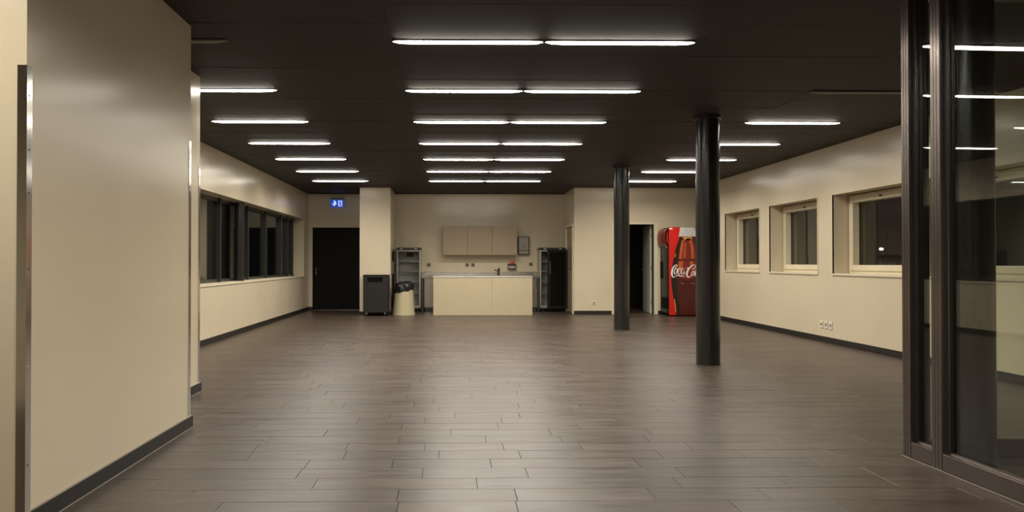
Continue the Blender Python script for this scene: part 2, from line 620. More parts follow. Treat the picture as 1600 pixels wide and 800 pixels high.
# dark store room behind the open door
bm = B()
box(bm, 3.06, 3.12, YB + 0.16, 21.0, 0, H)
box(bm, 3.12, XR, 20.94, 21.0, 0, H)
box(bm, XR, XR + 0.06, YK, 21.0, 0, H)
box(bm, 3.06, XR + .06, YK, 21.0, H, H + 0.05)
struct('wall_storeroom', bm, 'store', 'darkened walls of the unlit room beyond the open doorway', 'wall')
bm = B()
box(bm, XL - 0.5, -3.545, YK, YK + 0.15, 0, H)
box(bm, -2.28, 3.06, YK, YK + 0.15, 0, H)
box(bm, -3.545, -2.28, YK, YK + 0.15, 2.13, H)
struct('wall_alcove', bm, 'wall', 'cream wall at the back of the kitchen alcove', 'wall')
struct('wall_column', bx(-2.131, -1.404, YB, YK, 0, H), 'wall', 'cream wall pier between the black door and the kitchen', 'wall', bevel=0.004)
bm = B()
box(bm, 2.935, D2A - 0.06, YB - 0.018, YB + 0.001, 0.004, 0.085)
box(bm, D2B + 0.075, XR - 0.018, YB - 0.018, YB + 0.001, 0.004, 0.085)
struct('baseboard_back', bm, 'base', 'black skirting beside the open doorway', 'baseboard')
bm = B()
box(bm, -2.149, -1.386, YB - 0.018, YB + 0.001, 0.004, 0.075)
box(bm, -2.149, -2.130, YB, YK, 0.004, 0.075)
struct('baseboard_column', bm, 'base', 'black skirting round the wall pier', 'baseboard')
struct('baseboard_corner', bx(XL + 0.018, -3.545, YK - 0.018, YK + 0.001, 0.004, 0.085), 'base', 'short black skirting beside the black door', 'baseboard')

# black flush door in the far left corner
d1 = thing('door_1', 'closed black flush door in the far left corner', 'door', (-2.91, YK, 0))
d1['kind'] = 'structure'
bm = B()
box(bm, -3.545, -3.515, YK - 0.012, YK + 0.12, 0, 2.13)
box(bm, -2.31, -2.28, YK - 0.012, YK + 0.12, 0, 2.13)
box(bm, -3.515, -2.31, YK - 0.012, YK + 0.12, 2.10, 2.13)
obj('door_frame', bm, 'doorblack', d1)
lf = obj('door_leaf', bx(-3.510, -2.315, YK + 0.01, YK + 0.06, 0.012, 2.095), 'doorblack', d1, bevel=0.003)
bm = B()
box(bm, -3.475, -3.435, YK - 0.002, YK + 0.012, 0.90, 1.10)
tube(bm, [(-3.455, YK, 1.03), (-3.455, YK - 0.05, 1.03), (-3.34, YK - 0.055, 1.03)], 0.011, 8)
tube(bm, [(-3.455, YK - 0.001, 0.94), (-3.455, YK - 0.02, 0.94)], 0.012, 8)
obj('door_handle', bm, 'steeldark', lf)
obj('threshold', bx(-3.515, -2.31, YK - 0.03, YK + 0.1, -0.004, 0.008), 'steel', d1)

# open doorway with pale leaf swung into the dark room
d2 = thing('door_2', 'open doorway with a pale door leaf swung into a dark room', 'door', ((D2A + D2B) / 2, YB, 0))
d2['kind'] = 'structure'
bm = B()
for x0, x1 in ((D2A - 0.045, D2A + 0.012), (D2B - 0.02, D2B + 0.072)):
    box(bm, x0, x1, YB - 0.014, YB + 0.17, 0, DZ + 0.03 if x0 < 4 else DZ + 0.03)
obj('door_frame', bm, 'cream', d2, bevel=0.003)
obj('door_frame', bx(D2A + 0.012, D2B - 0.02, YB - 0.006, YB + 0.17, DZ - 0.008, DZ + 0.03), 'cream', d2)
obj('rebate', bx(D2B - 0.034, D2B - 0.02, YB + 0.002, YB + 0.17, 0, DZ - 0.008), 'darkedge', d2)
bm = bx(0, 0.04, 0, 0.90, 0.012, DZ - 0.015)
bmesh.ops.rotate(bm, verts=bm.verts, matrix=Matrix.Rotation(math.radians(-4), 3, 'Z'))
bmesh.ops.translate(bm, verts=bm.verts, vec=(4.80, YB + 0.175, 0))
lf = obj('door_leaf', bm, 'doorleaf', d2, bevel=0.003)
bm = B()
ex, ey = 4.80 + math.sin(math.radians(4)) * 0.84, YB + 0.175 + 0.84
tube(bm, [(ex, ey, 1.05), (ex - 0.05, ey, 1.05), (ex - 0.055, ey - 0.11, 1.05)], 0.011, 8)
obj('door_handle', bm, 'steel', lf)
for z in (0.28, 1.10, 1.88):
    bm = B()
    tube(bm, [(D2B - 0.036, YB + 0.175, z - 0.05), (D2B - 0.036, YB + 0.175, z + 0.05)], 0.011, 8)
    obj('hinge', bm, 'steel', d2)
obj('threshold', bx(D2A + 0.012, D2B - 0.02, YB, YB + 0.16, -0.004, 0.006), 'steel', d2)

# door in the alcove side wall
d3 = thing('door_3', 'cream door seen edge-on in the kitchen side wall', 'door', (2.944, 17.9, 0))
d3['kind'] = 'structure'
bm = B()
box(bm, 2.918, 3.07, 17.34, 17.43, 0, 2.16)
box(bm, 2.918, 3.07, 18.39, 18.48, 0, 2.16)
box(bm, 2.918, 3.07, 17.43, 18.39, 2.10, 2.16)
obj('door_frame', bm, 'cream', d3, bevel=0.004)
lf = obj('door_leaf', bx(2.96, 3.0, 17.435, 18.385, 0.01, 2.095), 'cab', d3)
bm = B()
box(bm, 2.945, 2.962, 17.48, 17.54, 0.85, 1.20)
tube(bm, [(2.955, 17.51, 1.05), (2.905, 17.51, 1.05), (2.90, 17.62, 1.05)], 0.011, 8)
obj('door_handle', bm, 'steel', lf)
obj('notice', bx(2.956, 2.961, 17.6, 17.95, 1.05, 1.62), 'socketgrey', lf)

# ---- foreground wall block on the left, and the pier behind it
BX, BY0, BY1 = -1.94, 3.365, 5.48
struct('wall_block', bx(XL, BX, BY0, BY1, 0, H), 'wall', 'large cream wall block filling the left foreground', 'wall')
PX, PY0, PY1 = -2.39, 6.25, 7.0
struct('wall_pier', bx(XL, PX, PY0, PY1, 0, H), 'wall', 'narrow cream pier just behind the foreground wall block', 'wall')
for nm, x, y0, y1, lb in (('baseboard_block', BX, BY0, BY1, 'black skirting along the foreground wall block'),
                          ('baseboard_pier', PX, PY0, PY1, 'black skirting on the narrow pier')):
    bm = B()
    box(bm, x - 0.001, x + 0.018, y0 - 0.018, y1 + 0.018, 0.004, 0.085)
    box(bm, XL + 0.02, x - 0.001, y0 - 0.018, y0 + 0.001, 0.004, 0.085)
    box(bm, XL + 0.02, x - 0.001, y1 - 0.001, y1 + 0.018, 0.004, 0.085)
    o = struct(nm, bm, 'base', lb, 'baseboard')
    obj('caulk_line', bx(x, x + 0.021, y0 - 0.018, y1 + 0.018, 0.0, 0.0045), 'caulk', o)
    obj('caulk_line', bx(x - 0.001, x + 0.012, y0 - 0.012, y1 + 0.012, 0.085, 0.088), 'caulk', o)


def corner_guard(n, x, y, sy, lb):
    """steel angle on an outer wall corner; sy=-1 wraps a near corner, +1 a far corner"""
    bm = B()
    t, L = 0.004, 0.04
    z0, z1 = 0.089, 2.135
    if sy < 0:
        box(bm, x, x + t, y - t, y + L, z0, z1)
        box(bm, x - L, x, y - t, y, z0, z1)
    else:
        box(bm, x, x + t, y - L, y + t, z0, z1)
        box(bm, x - L, x, y, y + t, z0, z1)
    g = struct('trim_%d' % n, bm, 'chrome', lb, 'trim')
    bm = B()
    for z in (0.3, 0.75, 1.2, 1.55, 1.75, 2.0):
        yy = y + (0.02 if sy < 0 else -0.02)
        tube(bm, [(x + t, yy, z), (x + t + 0.0025, yy, z)], 0.006, 8)
    obj('screw', bm, 'chrome', g)


corner_guard(1, BX, BY0, -1, 'steel corner guard on the near edge of the foreground wall block')
corner_guard(2, BX, BY1, 1, 'steel corner guard on the far edge of the foreground wall block')
corner_guard(3, PX, PY1, 1, 'steel corner guard on the narrow pier')

# ---- wall behind the camera
struct('wall_front', bx(XL - 0.5, XR + 0.5, Y0 - 0.2, Y0, 0, H), 'wall', 'wall behind the viewer', 'wall')

# ================================================================== PILLARS
PR = 0.140
for i, (x, y, lb) in enumerate([(3.122, 8.79, 'nearer black round pillar, in front of the drinks machine'),
                                (3.149, 13.34, 'farther black round pillar, beside the open doorway'),
                                (3.13, 4.37, 'black round pillar standing behind the glass partition')]):
    t = thing('pillar', lb, 'pillar', (x, y, 0), 'black round pillars')
    bm = B()
    lathe(bm, x, y, [(PR, 0.0), (PR, 2.975)], 48)
    o = obj('shaft', bm, 'pillar', t)
    set_smooth_angle(o)
    bm = B()
    lathe(bm, x, y, [(PR + 0.004, 2.955), (PR + 0.016, 2.965), (PR + 0.016, 2.998)], 48)
    o = obj('collar', bm, 'pillar', t)
    set_smooth_angle(o)
    bm = B()
    lathe(bm, x, y, [(PR + 0.006, 0.0), (PR + 0.006, 0.006), (PR, 0.007)], 48)
    obj('base_ring', bm, 'gasket', t)

# ================================================================== STRIP LIGHTS
def lens_mesh(L):
    bm = B()
    n = 28
    secs = []
    for i in range(n + 1):
        u = -L / 2 + L * i / n
        e = min(1.0, (L / 2 - abs(u)) / 0.17)
        s = 0.16 + 0.84 * math.sqrt(max(0.0, 1 - (1 - e) ** 2))
        ring = []
        for k in range(9):
            a = PI * k / 8
            ring.append(bm.verts.new((u, 0.031 * s * math.cos(a), -0.017 * s * math.sin(a))))
        secs.append(ring)
    for a, b in zip(secs, secs[1:]):
        for k in range(8):
            bm.faces.new((a[k], a[k + 1], b[k + 1], b[k]))
    bm.faces.new(secs[0])
    bm.faces.new(secs[-1][::-1])
    for a, b in zip(secs, secs[1:]):
        bm.faces.new((a[0], b[0], b[8], a[8]))
    bmesh.ops.recalc_face_normals(bm, faces=bm.faces)
    me = bpy.data.meshes.new('lens')
    bm.to_mesh(me)
    bm.free()
    for p in me.polygons:
        p.use_smooth = True
    return me


LENS_ON = lens_mesh(1.20)
LENS_ON.materials.append(M['lampon'])
LENS_OFF = LENS_ON.copy()
LENS_OFF.materials.clear()
LENS_OFF.materials.append(M['lampoff'])
bm = bx(-0.602, 0.602, -0.034, 0.034, -0.005, 0.002)
bmesh.ops.recalc_face_normals(bm, faces=bm.faces)
HOUS = bpy.data.meshes.new('lamp_housing')
bm.to_mesh(HOUS)
bm.free()
HOUS.materials.append(M['lampbody'])
ldata = bpy.data.lights.new('strip_lamp', 'AREA')
ldata.shape = 'RECTANGLE'
ldata.size = 0.98
ldata.size_y = 0.036
ldata.energy = LAMP_W
ldata.color = LAMP_COL
ldata.spread = math.radians(LAMP_SPREAD)


def strip_light(x, y, lit, label):
    t = thing('strip_light', label, 'ceiling light', (x, y, 2.998), 'strip lights on the dark ceiling')
    for nm, me, dz in (('lamp_housing', HOUS, 0), ('lamp_lens', LENS_ON if lit else LENS_OFF, -0.004)):
        o = bpy.data.objects.new(nm, me)
        C.objects.link(o)
        o.parent = t
        o.location = (0, 0, dz)
    if lit:
        l = bpy.data.objects.new('strip_lamp', ldata)
        C.objects.link(l)
        l.parent = t
        l.location = (0, 0, -0.0225)
    return t


ORD = ['nearest', 'second nearest', 'third nearest', 'fourth nearest', 'fifth nearest', 'second farthest', 'farthest']
for k in range(7):
    y = ROW0 + ROWD * k
    strip_light(0.145, y, True, 'left half of the %s lit pair in the middle column of ceiling lights' % ORD[k])
    strip_light(1.365, y, True, 'right half of the %s lit pair in the middle column of ceiling lights' % ORD[k])
LORD = ['', 'nearest', 'second nearest', 'third nearest', 'third farthest', 'second farthest', 'farthest']
for k in range(7):
    y = ROW0 + ROWD * k
    if k == 0:
        strip_light(-2.375, y, False, 'unlit strip light beside the top of the foreground wall block')
    else:
        strip_light(-2.375, y, True, '%s lit strip light in the left column of ceiling lights' % LORD[k])
RORD = ['', '', 'nearest', 'second nearest', 'middle', 'second farthest', 'farthest']
for k in range(7):
    y = ROW0 + ROWD * k
    if k == 0:
        strip_light(4.33, y, False, 'unlit strip light behind the top of the glass partition')
    elif k == 1:
        strip_light(4.33, y, False, 'unlit strip light on the right, next to the frame of the glass partition')
    else:
        strip_light(4.33, y, True, '%s lit strip light in the right column of ceiling lights' % RORD[k])
# unseen lamps added along the columns to light the foreground wall block
for k, nm in ((-2, 'added unseen above the entrance, one row behind the picture edge'), (-3, 'added unseen above the viewer at the entrance')):
    y = ROW0 + ROWD * k
    strip_light(0.145, y, True, 'left strip light %s' % nm)
    strip_light(1.365, y, True, 'right strip light %s' % nm)
strip_light(-2.375, ROW0 - 2 * ROWD, True, 'unseen strip light added in front of the foreground wall block, above the picture edge')

# ================================================================== GLASS PARTITION
GA = math.radians(1.7)
GX, GY = 2.885, 4.62
gp = thing('glass_partition', 'dark metal framed glass partition at the right edge', 'partition', (GX, GY, 0), rz=GA)
# local frame: -y runs towards the viewer, +x into the vestibule; height to ceiling
T0, T1 = 0.0, 0.085


def gpart(name, material, dims, bevel=0.0, parent=gp):
    bm = bx(*dims)
    bmesh.ops.recalc_face_normals(bm, faces=bm.faces)
    me = bpy.data.meshes.new(name)
    bm.to_mesh(me)
    bm.free()
    me.materials.append(M[material])
    o = bpy.data.objects.new(name, me)
    C.objects.link(o)
    o.parent = parent
    if bevel:
        md = o.modifiers.new('bevel', 'BEVEL')
        md.width = bevel
        md.segments = 2
    return o


GH = 2.995
stiles = [(0.0, 0.075), (0.27, 0.355), (0.965, 1.05), (2.2, 2.285), (3.4, 3.485)]
for a, b in stiles:
    s = gpart('stile', 'bronze', (0, 0.016, -b, -a, 0.0, GH), 0.003)
    gpart('stile_darkened_core', 'blackframe', (0.016, 0.075, -b + 0.001, -a - 0.001, 0.0, GH), parent=s)  # inner sides coloured black to stand in for their dark reflections
    for u in (0.35, 0.65):
        m_ = a + (b - a) * u
        gpart('groove', 'gasket', (-0.0008, 0.002, -m_ - 0.0015, -m_ + 0.0015, 0.0, GH), parent=s)
for (a, b), (c, d) in zip(stiles, stiles[1:]):
    gpart('bottom_rail', 'bronze', (0.002, 0.073, -c, -b, 0.004, 0.105), 0.004)
    gpart('top_rail', 'bronze', (0.002, 0.073, -c, -b, GH - 0.09, GH), 0.004)
    # glazing beads
    gpart('glazing_bead', 'steel', (0.030, 0.036, -c, -b, 0.105, 0.109))
    gpart('glazing_bead', 'bronze', (0.036, 0.050, -c, -b, 0.105, 0.118))
    gpart('glazing_bead', 'steel', (0.040, 0.046, -b - 0.006, -b, 0.118, GH - 0.09))
    gpart('glass_pane', 'glass', (0.048, 0.058, -c, -b, 0.105, GH - 0.09))
gpart('floor_seal', 'caulk', (-0.004, 0.0, -3.485, 0.0, 0.0, 0.004))
# frontal part of the vestibule: from the corner post to the right wall
g2 = thing('glass_screen', 'glass screen behind the partition, running across to the right wall', 'partition', (2.97, 4.60, 0))
FYa, FYb = 4.565, 4.64
fst = [(2.965, 3.03), (4.33, 4.40), (5.725, 5.795)]
for a, b in fst:
    obj('stile', bx(a, b, FYa, FYb, 0, GH), 'bronze', g2, bevel=0.004)
for (a, b), (c, d) in zip(fst, fst[1:]):
    obj('bottom_rail', bx(b, c, FYa + 0.002, FYb - 0.002, 0.004, 0.115), 'bronze', g2, bevel=0.004)
    obj('top_rail', bx(b, c, FYa + 0.002, FYb - 0.002, GH - 0.09, GH), 'bronze', g2, bevel=0.004)
    obj('glass_pane', bx(b, c, 4.598, 4.608, 0.115, GH - 0.09), 'glass', g2)

# ================================================================== KITCHEN
# island
isl = thing('kitchen_island', 'sand coloured kitchen island with a steel top', 'kitchen island', (0.763, 17.25, 0))
IX0, IX1, IY0, IY1 = -0.385, 1.911, 16.90, 17.62
bm = B()
box(bm, IX0, IX1, IY0 + 0.02, IY1, 0.0, 0.88)
obj('carcass', bm, 'island', isl)
for a, b in ((IX0, 0.968), (0.971, IX1)):
    obj('front_panel', bx(a, b, IY0, IY0 + 0.02, 0.004, 0.88), 'island', isl, bevel=0.001)
obj('worktop', bx(IX0 - 0.006, IX1 + 0.006, IY0 - 0.008, IY1 + 0.01, 0.88, 0.908), 'steeltop', isl, bevel=0.003)

# steel counter along the wall
ct = thing('steel_counter', 'stainless steel counter with backsplash behind the island', 'counter', (0.78, 18.6, 0))
CX0, CX1, CY = -0.715, 2.25, 18.30
obj('worktop', bx(CX0, CX1, CY, YK - 0.002, 0.835, 0.895), 'steel', ct, bevel=0.004)
obj('backsplash', bx(CX0, CX1, YK - 0.03, YK - 0.002, 0.895, 0.985), 'steel', ct, bevel=0.004)
obj('carcass', bx(CX0 + 0.07, CX1 - 0.05, CY + 0.045, YK - 0.01, 0.10, 0.835), 'steel', ct)
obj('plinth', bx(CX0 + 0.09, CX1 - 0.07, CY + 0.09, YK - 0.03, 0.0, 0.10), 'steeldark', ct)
xs = [CX0 + 0.075, 0.0, 0.74, 1.48, CX1 - 0.055]
for a, b in zip(xs, xs[1:]):
    d = obj('cabinet_door', bx(a + 0.004, b - 0.004, CY + 0.025, CY + 0.045, 0.12, 0.825), 'steel', ct, bevel=0.003)
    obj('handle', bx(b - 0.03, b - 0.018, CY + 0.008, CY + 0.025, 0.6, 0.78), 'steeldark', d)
for x in (CX0 + 0.002, CX1 - 0.042):
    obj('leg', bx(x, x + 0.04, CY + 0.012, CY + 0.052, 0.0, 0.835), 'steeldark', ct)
bm = B()
tube(bm, [(0.9, 18.62, 0.8955), (0.9, 18.62, 0.8965)], 0.17, 24)
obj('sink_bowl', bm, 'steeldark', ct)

# tap
tp = thing('kitchen_tap', 'small dark kitchen tap on the steel counter', 'tap', (1.235, 18.45, 0.895))
bm = B()
tube(bm, [(1.235, 18.45, 0.895), (1.235, 18.45, 0.93), (1.235, 18.45, 1.02), (1.235, 18.45, 1.06)], [0.03, 0.026, 0.026, 0.028], 14)
obj('tap_body', bm, 'tap', tp)
bm = B()
tube(bm, [(1.235, 18.45, 0.98), (1.19, 18.42, 1.02), (1.13, 18.38, 1.045), (1.115, 18.37, 1.025)], 0.013, 10)
obj('spout', bm, 'tap', tp)
bm = B()
tube(bm, [(1.238, 18.45, 1.055), (1.245, 18.47, 1.075), (1.25, 18.51, 1.09)], [0.026, 0.02, 0.012], 10)
obj('lever', bm, 'tap', tp)

# wall cabinets
KX = [-0.180, 0.450, 1.080, 1.710]
klab = ['left one of three beige wall cabinets over the counter', 'middle one of three beige wall cabinets over the counter',
        'right one of three beige wall cabinets, next to the towel dispenser']
for i in range(3):
    a, b = KX[i], KX[i + 1]
    k = thing('wall_cabinet', klab[i], 'cabinet', ((a + b) / 2, 18.72, 1.425), 'beige wall cabinets')
    obj('body', bx(a + 0.001, b - 0.001, 18.57, YK - 0.001, 1.425, 2.157), 'cab', k)
    obj('door', bx(a + 0.003, b - 0.003, 18.548, 18.569, 1.42, 2.157), 'cab', k, bevel=0.002)

# paper towel dispenser
pd = thing('towel_dispenser', 'steel paper towel dispenser right of the wall cabinets', 'dispenser', (1.895, 18.82, 1.43))
obj('body', bx(1.752, 2.045, 18.775, YK - 0.001, 1.43, 1.89), 'darkedge', pd, bevel=0.012)
fp = obj('cover', bx(1.772, 2.025, 18.762, 18.776, 1.545, 1.875), 'dispenser', pd, bevel=0.006)
obj('tray', bx(1.775, 2.022, 18.755, 18.776, 1.445, 1.535), 'dispenser', pd, bevel=0.006)
bm = B()
tube(bm, [(1.90, 18.763, 1.63), (1.90, 18.757, 1.63)], 0.014, 12)
obj('lock', bm, 'darkedge', fp)

# soap caddy and bottle
sc = thing('soap_caddy', 'small dark wire caddy on the wall above the counter', 'caddy', (1.60, 18.85, 1.05))
bm = B()
for z in (1.06, 1.075, 1.175, 1.19):
    for a, b in (((1.495, 18.78, z), (1.705, 18.78, z)), ((1.495, 18.78, z), (1.495, YK - 0.004, z)), ((1.705, 18.78, z), (1.705, YK - 0.004, z))):
        tube(bm, [a, b], 0.006, 6)
for x in (1.495, 1.705):
    tube(bm, [(x, 18.78, 1.06), (x, 18.78, 1.19)], 0.006, 6)
obj('wire_frame', bm, 'caddy', sc)
obj('tray', bx(1.50, 1.70, 18.785, YK - 0.003, 1.05, 1.062), 'caddy', sc)
obj('top_shelf', bx(1.50, 1.70, 18.785, YK - 0.003, 1.182, 1.190), 'caddy', sc)
tag(obj('sponge', bx(1.525, 1.675, 18.80, 18.87, 1.0625, 1.13), 'sponge', bevel=0.012, loc=(1.6, 18.83, 1.0625)),
    'pale sponge lying in the wire caddy', 'sponge')
sb = thing('soap_bottle', 'bright red soap bottle on top of the wire caddy', 'bottle', (1.612, 18.835, 1.191))
bm = B()
lathe(bm, 1.612, 18.835, [(0.034, 1.191), (0.037, 1.20), (0.037, 1.245), (0.026, 1.27), (0.012, 1.278)], 18)
o = obj('bottle_body', bm, 'soap', sb, smooth=True)
bm = B()
tube(bm, [(1.612, 18.835, 1.277), (1.612, 18.835, 1.305), (1.612, 18.80, 1.308)], 0.008, 8)
obj('pump', bm, 'white', sb)


def socket(name, label, p, axis, w, h, material, mat2, group):
    x, y, z = p
    t = thing(name, label, 'socket', p, group)
    if axis == 'y':
        obj('plate', bx(x - w / 2, x + w / 2, y - 0.012, y - 0.0005, z - h / 2, z + h / 2), material, t, bevel=0.003)
        bm = B()
        tube(bm, [(x, y - 0.0115, z), (x, y - 0.0135, z)], w * 0.3, 14)
        ins = obj('insert', bm, mat2, t)
        bm = B()
        for dx in (-1, 1):
            tube(bm, [(x + dx * w * 0.11, y - 0.0135, z), (x + dx * w * 0.11, y - 0.0142, z)], w * 0.045, 8)
        obj('pin_hole', bm, 'black', ins)
    else:
        obj('plate', bx(x - 0.012, x - 0.0005, y - w / 2, y + w / 2, z - h / 2, z + h / 2), material, t, bevel=0.003)
        bm = B()
        tube(bm, [(x - 0.0115, y, z), (x - 0.0135, y, z)], w * 0.3, 14)
        ins = obj('insert', bm, mat2, t)
        bm = B()
        for dx in (-1, 1):
            tube(bm, [(x - 0.0135, y + dx * w * 0.11, z), (x - 0.0142, y + dx * w * 0.11, z)], w * 0.045, 8)
        obj('pin_hole', bm, 'black', ins)


G1 = 'grey sockets on the kitchen wall'
for x, z, lb in ((-0.547, 1.164, 'grey socket above the left end of the steel counter'),
                 (0.448, 1.164, 'left one of the two grey sockets under the wall cabinets'),
                 (0.597, 1.164, 'right one of the two grey sockets under the wall cabinets'),
                 (2.10, 1.18, 'grey socket above the right end of the steel counter')):
    socket('wall_socket', lb, (x, YK, z), 'y', 0.095, 0.095, 'socketgrey', 'darkedge', G1)
socket('wall_socket', 'white socket low on the wall left of the open doorway', (3.412, YB, 0.275), 'y', 0.08, 0.08, 'white', 'socketgrey', None)
for y, z, lb in ((11.30, 0.268, 'leftmost of three white sockets low on the window wall'), (11.165, 0.268, 'middle one of three white sockets low on the window wall'),
                 (11.03, 0.268, 'rightmost of three white sockets low on the window wall')):
    socket('wall_socket', lb, (XR, y, z), 'x', 0.082, 0.11, 'white', 'socketgrey', 'white sockets on the window wall')


# fridges
def fridge(x0, x1, label, hinge_left, ang):
    yF, yR, zt = 18.30, YK - 0.02, 1.60
    f = thing('display_fridge', label, 'fridge', ((x0 + x1) / 2, 18.55, 0), 'upright display fridges')
    t = 0.035
    bm = B()
    box(bm, x0, x0 + t, yF, yR, 0.08, zt - 0.06)
    box(bm, x1 - t, x1, yF, yR, 0.08, zt - 0.06)
    box(bm, x0 + t, x1 - t, yF, yR, 0.08, 0.15)
    box(bm, x0 + t, x1 - t, yF, yR, zt - 0.095, zt - 0.06)
    cab = obj('cabinet', bm, 'fridge', f, bevel=0.004)
    obj('liner', bx(x0 + t, x1 - t, yR - 0.03, yR, 0.15, zt - 0.095), 'liner', f)
    hd = obj('header', bx(x0 - 0.004, x1 + 0.004, yF - 0.02, yR, zt - 0.06, zt), 'fridgedark', f, bevel=0.006)
    for u in (0.14, 0.74):
        xx = x0 + (x1 - x0) * u
        obj('badge', bx(xx, xx + 0.07, yF - 0.0225, yF - 0.0195, zt - 0.04, zt - 0.022), 'liner', hd)
    bm = B()
    box(bm, x0 + 0.22, x1 - 0.2, yR - 0.04, yR - 0.029, zt - 0.23, zt - 0.13)
    obj('fan_grille', bm, 'stain', f)
    for z in (1.25, 1.01, 0.745, 0.46):
        s = B()
        for i in range(11):
            y = yF + 0.05 + i * 0.045
            box(s, x0 + t, x1 - t, y, y + 0.008, z, z + 0.008)
        box(s, x0 + t, x1 - t, yF + 0.035, yF + 0.045, z - 0.012, z + 0.014)
        obj('shelf', s, 'shelf', f)
    for x in (x0 + 0.06, x1 - 0.1):
        obj('foot', bx(x, x + 0.04, yF + 0.04, yF + 0.08, 0.0, 0.08), 'rubber', f)
    obj('base_grille', bx(x0 + 0.02, x1 - 0.02, yF + 0.09, yR, 0.03, 0.08), 'fridgedark', f)
    # door: frame + glass, swung open about its hinge
    wdt = x1 - x0
    dz0, dz1 = 0.09, zt - 0.065
    parts = [('door', 'fridgedark', [(0, 0.06, 0, 0.045, dz0, dz1), (wdt - 0.06, wdt, 0, 0.045, dz0, dz1),
                                     (0.06, wdt - 0.06, 0, 0.045, dz0, dz0 + 0.06), (0.06, wdt - 0.06, 0, 0.045, dz1 - 0.06, dz1)]),
             ('door_glass', 'glassblack', [(0.055, wdt - 0.055, 0.016, 0.03, dz0 + 0.05, dz1 - 0.05)]),
             ('door_handle', 'chrome', [(wdt - 0.045, wdt - 0.02, -0.03, -0.012, 0.95, 1.25), (wdt - 0.045, wdt - 0.02, -0.012, 0.0, 0.96, 0.98),
                                        (wdt - 0.045, wdt - 0.02, -0.012, 0.0, 1.22, 1.24)])]
    par = f
    for nm, mt, bxs in parts:
        bm = B()
        for d in bxs:
            if hinge_left:
                box(bm, *d)
            else:
                box(bm, -d[1], -d[0], *d[2:])
        a = -ang if hinge_left else ang
        bmesh.ops.translate(bm, verts=bm.verts, vec=(0, -0.045, 0))
        bmesh.ops.rotate(bm, verts=bm.verts, matrix=Matrix.Rotation(math.radians(a), 3, 'Z'))
        bmesh.ops.translate(bm, verts=bm.verts, vec=(x0 if hinge_left else x1, yF - 0.004, 0))
        o = obj(nm, bm, mt, par)
        if nm == 'door':
            par = o


fridge(-1.335, -0.735, 'open shelved display fridge behind the khaki bin', True, 88)
fridge(2.262, 2.905, 'display fridge with a dark half open door at the kitchen right', False, 37)

# ================================================================== BINS
b1 = thing('waste_cabinet', 'anthracite box bin on casters in front of the wall pier', 'bin', (-1.70, 16.98, 0))
X0, X1, F0, F1 = -1.995, -1.415, 16.76, 17.20
bm = B()
box(bm, X0, X1, F0 + 0.02, F1, 0.07, 0.93)
obj('body', bm, 'bin', b1, bevel=0.006)
bm = B()
zs0, zs1, sx0, sx1 = 0.775, 0.885, X0 + 0.10, X1 - 0.13
box(bm, X0 + 0.012, X1 - 0.012, F0, F0 + 0.02, 0.085, zs0)
box(bm, X0 + 0.012, X1 - 0.012, F0, F0 + 0.02, zs1, 0.915)
box(bm, X0 + 0.012, sx0, F0, F0 + 0.02, zs0, zs1)
box(bm, sx1, X1 - 0.012, F0, F0 + 0.02, zs0, zs1)
obj('front_door', bm, 'bin', b1)
obj('slot', bx(sx0, sx1, F0 + 0.014, F0 + 0.021, zs0, zs1), 'black', b1)
obj('lid', bx(X0 - 0.004, X1 + 0.004, F0 - 0.004, F1, 0.93, 0.942), 'bin', b1, bevel=0.003)
for x in (X0 + 0.08, X1 - 0.08):
    for y in (F0 + 0.07, F1 - 0.07):
        bm = B()
        tube(bm, [(x - 0.014, y, 0.03), (x + 0.014, y, 0.03)], 0.03, 14)
        w = obj('caster', bm, 'rubber', b1)
        bm = B()
        box(bm, x - 0.02, x + 0.02, y - 0.022, y + 0.022, 0.052, 0.07)
        obj('fork', bm, 'chrome', w)

b2 = thing('waste_bin', 'khaki tapered plastic bin with a black bin bag', 'bin', (-1.085, 17.20, 0))
bm = B()
cx, cy, n = -1.085, 17.20, 48
rings = []
for u in range(13):
    ring = []
    for k in range(n):
        a = 2 * PI * k / n
        ztop = 0.575 + 0.045 * math.cos(a)
        uu = u / 12
        z = ztop * uu
        r = 0.268 + (0.222 - 0.268) * (uu ** 0.8)
        ring.append(bm.verts.new((cx + r * math.cos(a), cy + r * math.sin(a), z)))
    rings.append(ring)
inner = []
for k in range(n):
    a = 2 * PI * k / n
    inner.append(bm.verts.new((cx + 0.212 * math.cos(a), cy + 0.212 * math.sin(a), 0.575 + 0.045 * math.cos(a))))
rings.append(inner)
for a, b in zip(rings, rings[1:]):
    for k in range(n):
        bm.faces.new((a[k], a[(k + 1) % n], b[(k + 1) % n], b[k]))
bm.faces.new(rings[0][::-1])
o = obj('bin_shell', bm, 'binplastic', b2)
set_smooth_angle(o, 50)
bm = B()
rings = []
rnd = random.Random(5)
ph = [rnd.uniform(0, 6.28) for _ in range(8)]
n = 72
for u in range(10):
    ring = []
    for k in range(n):
        a = 2 * PI * k / n
        rim = 0.575 + 0.045 * math.cos(a)
        wob = 0.012 * math.sin(9 * a + ph[0] + u) + 0.010 * math.sin(17 * a + ph[1] - 1.3 * u) + 0.006 * math.sin(29 * a + ph[2])
        if u < 6:
            q = u / 5.0
            z = rim - 0.028 + 0.01 * math.sin(7 * a) + (0.765 - 0.02 * math.sin(3 * a + 1) - rim + 0.03) * q
            r = 0.232 + 0.012 * math.sin(q * PI) - 0.022 * q + wob * (0.4 + 0.6 * math.sin(q * PI))
        else:
            q = (u - 5) / 4.0
            z = 0.765 - 0.02 * math.sin(3 * a + 1) - 0.16 * q
            r = 0.21 - 0.02 * q + wob * 0.5
        ring.append(bm.verts.new((cx + r * math.cos(a), cy + r * math.sin(a), z)))
    rings.append(ring)
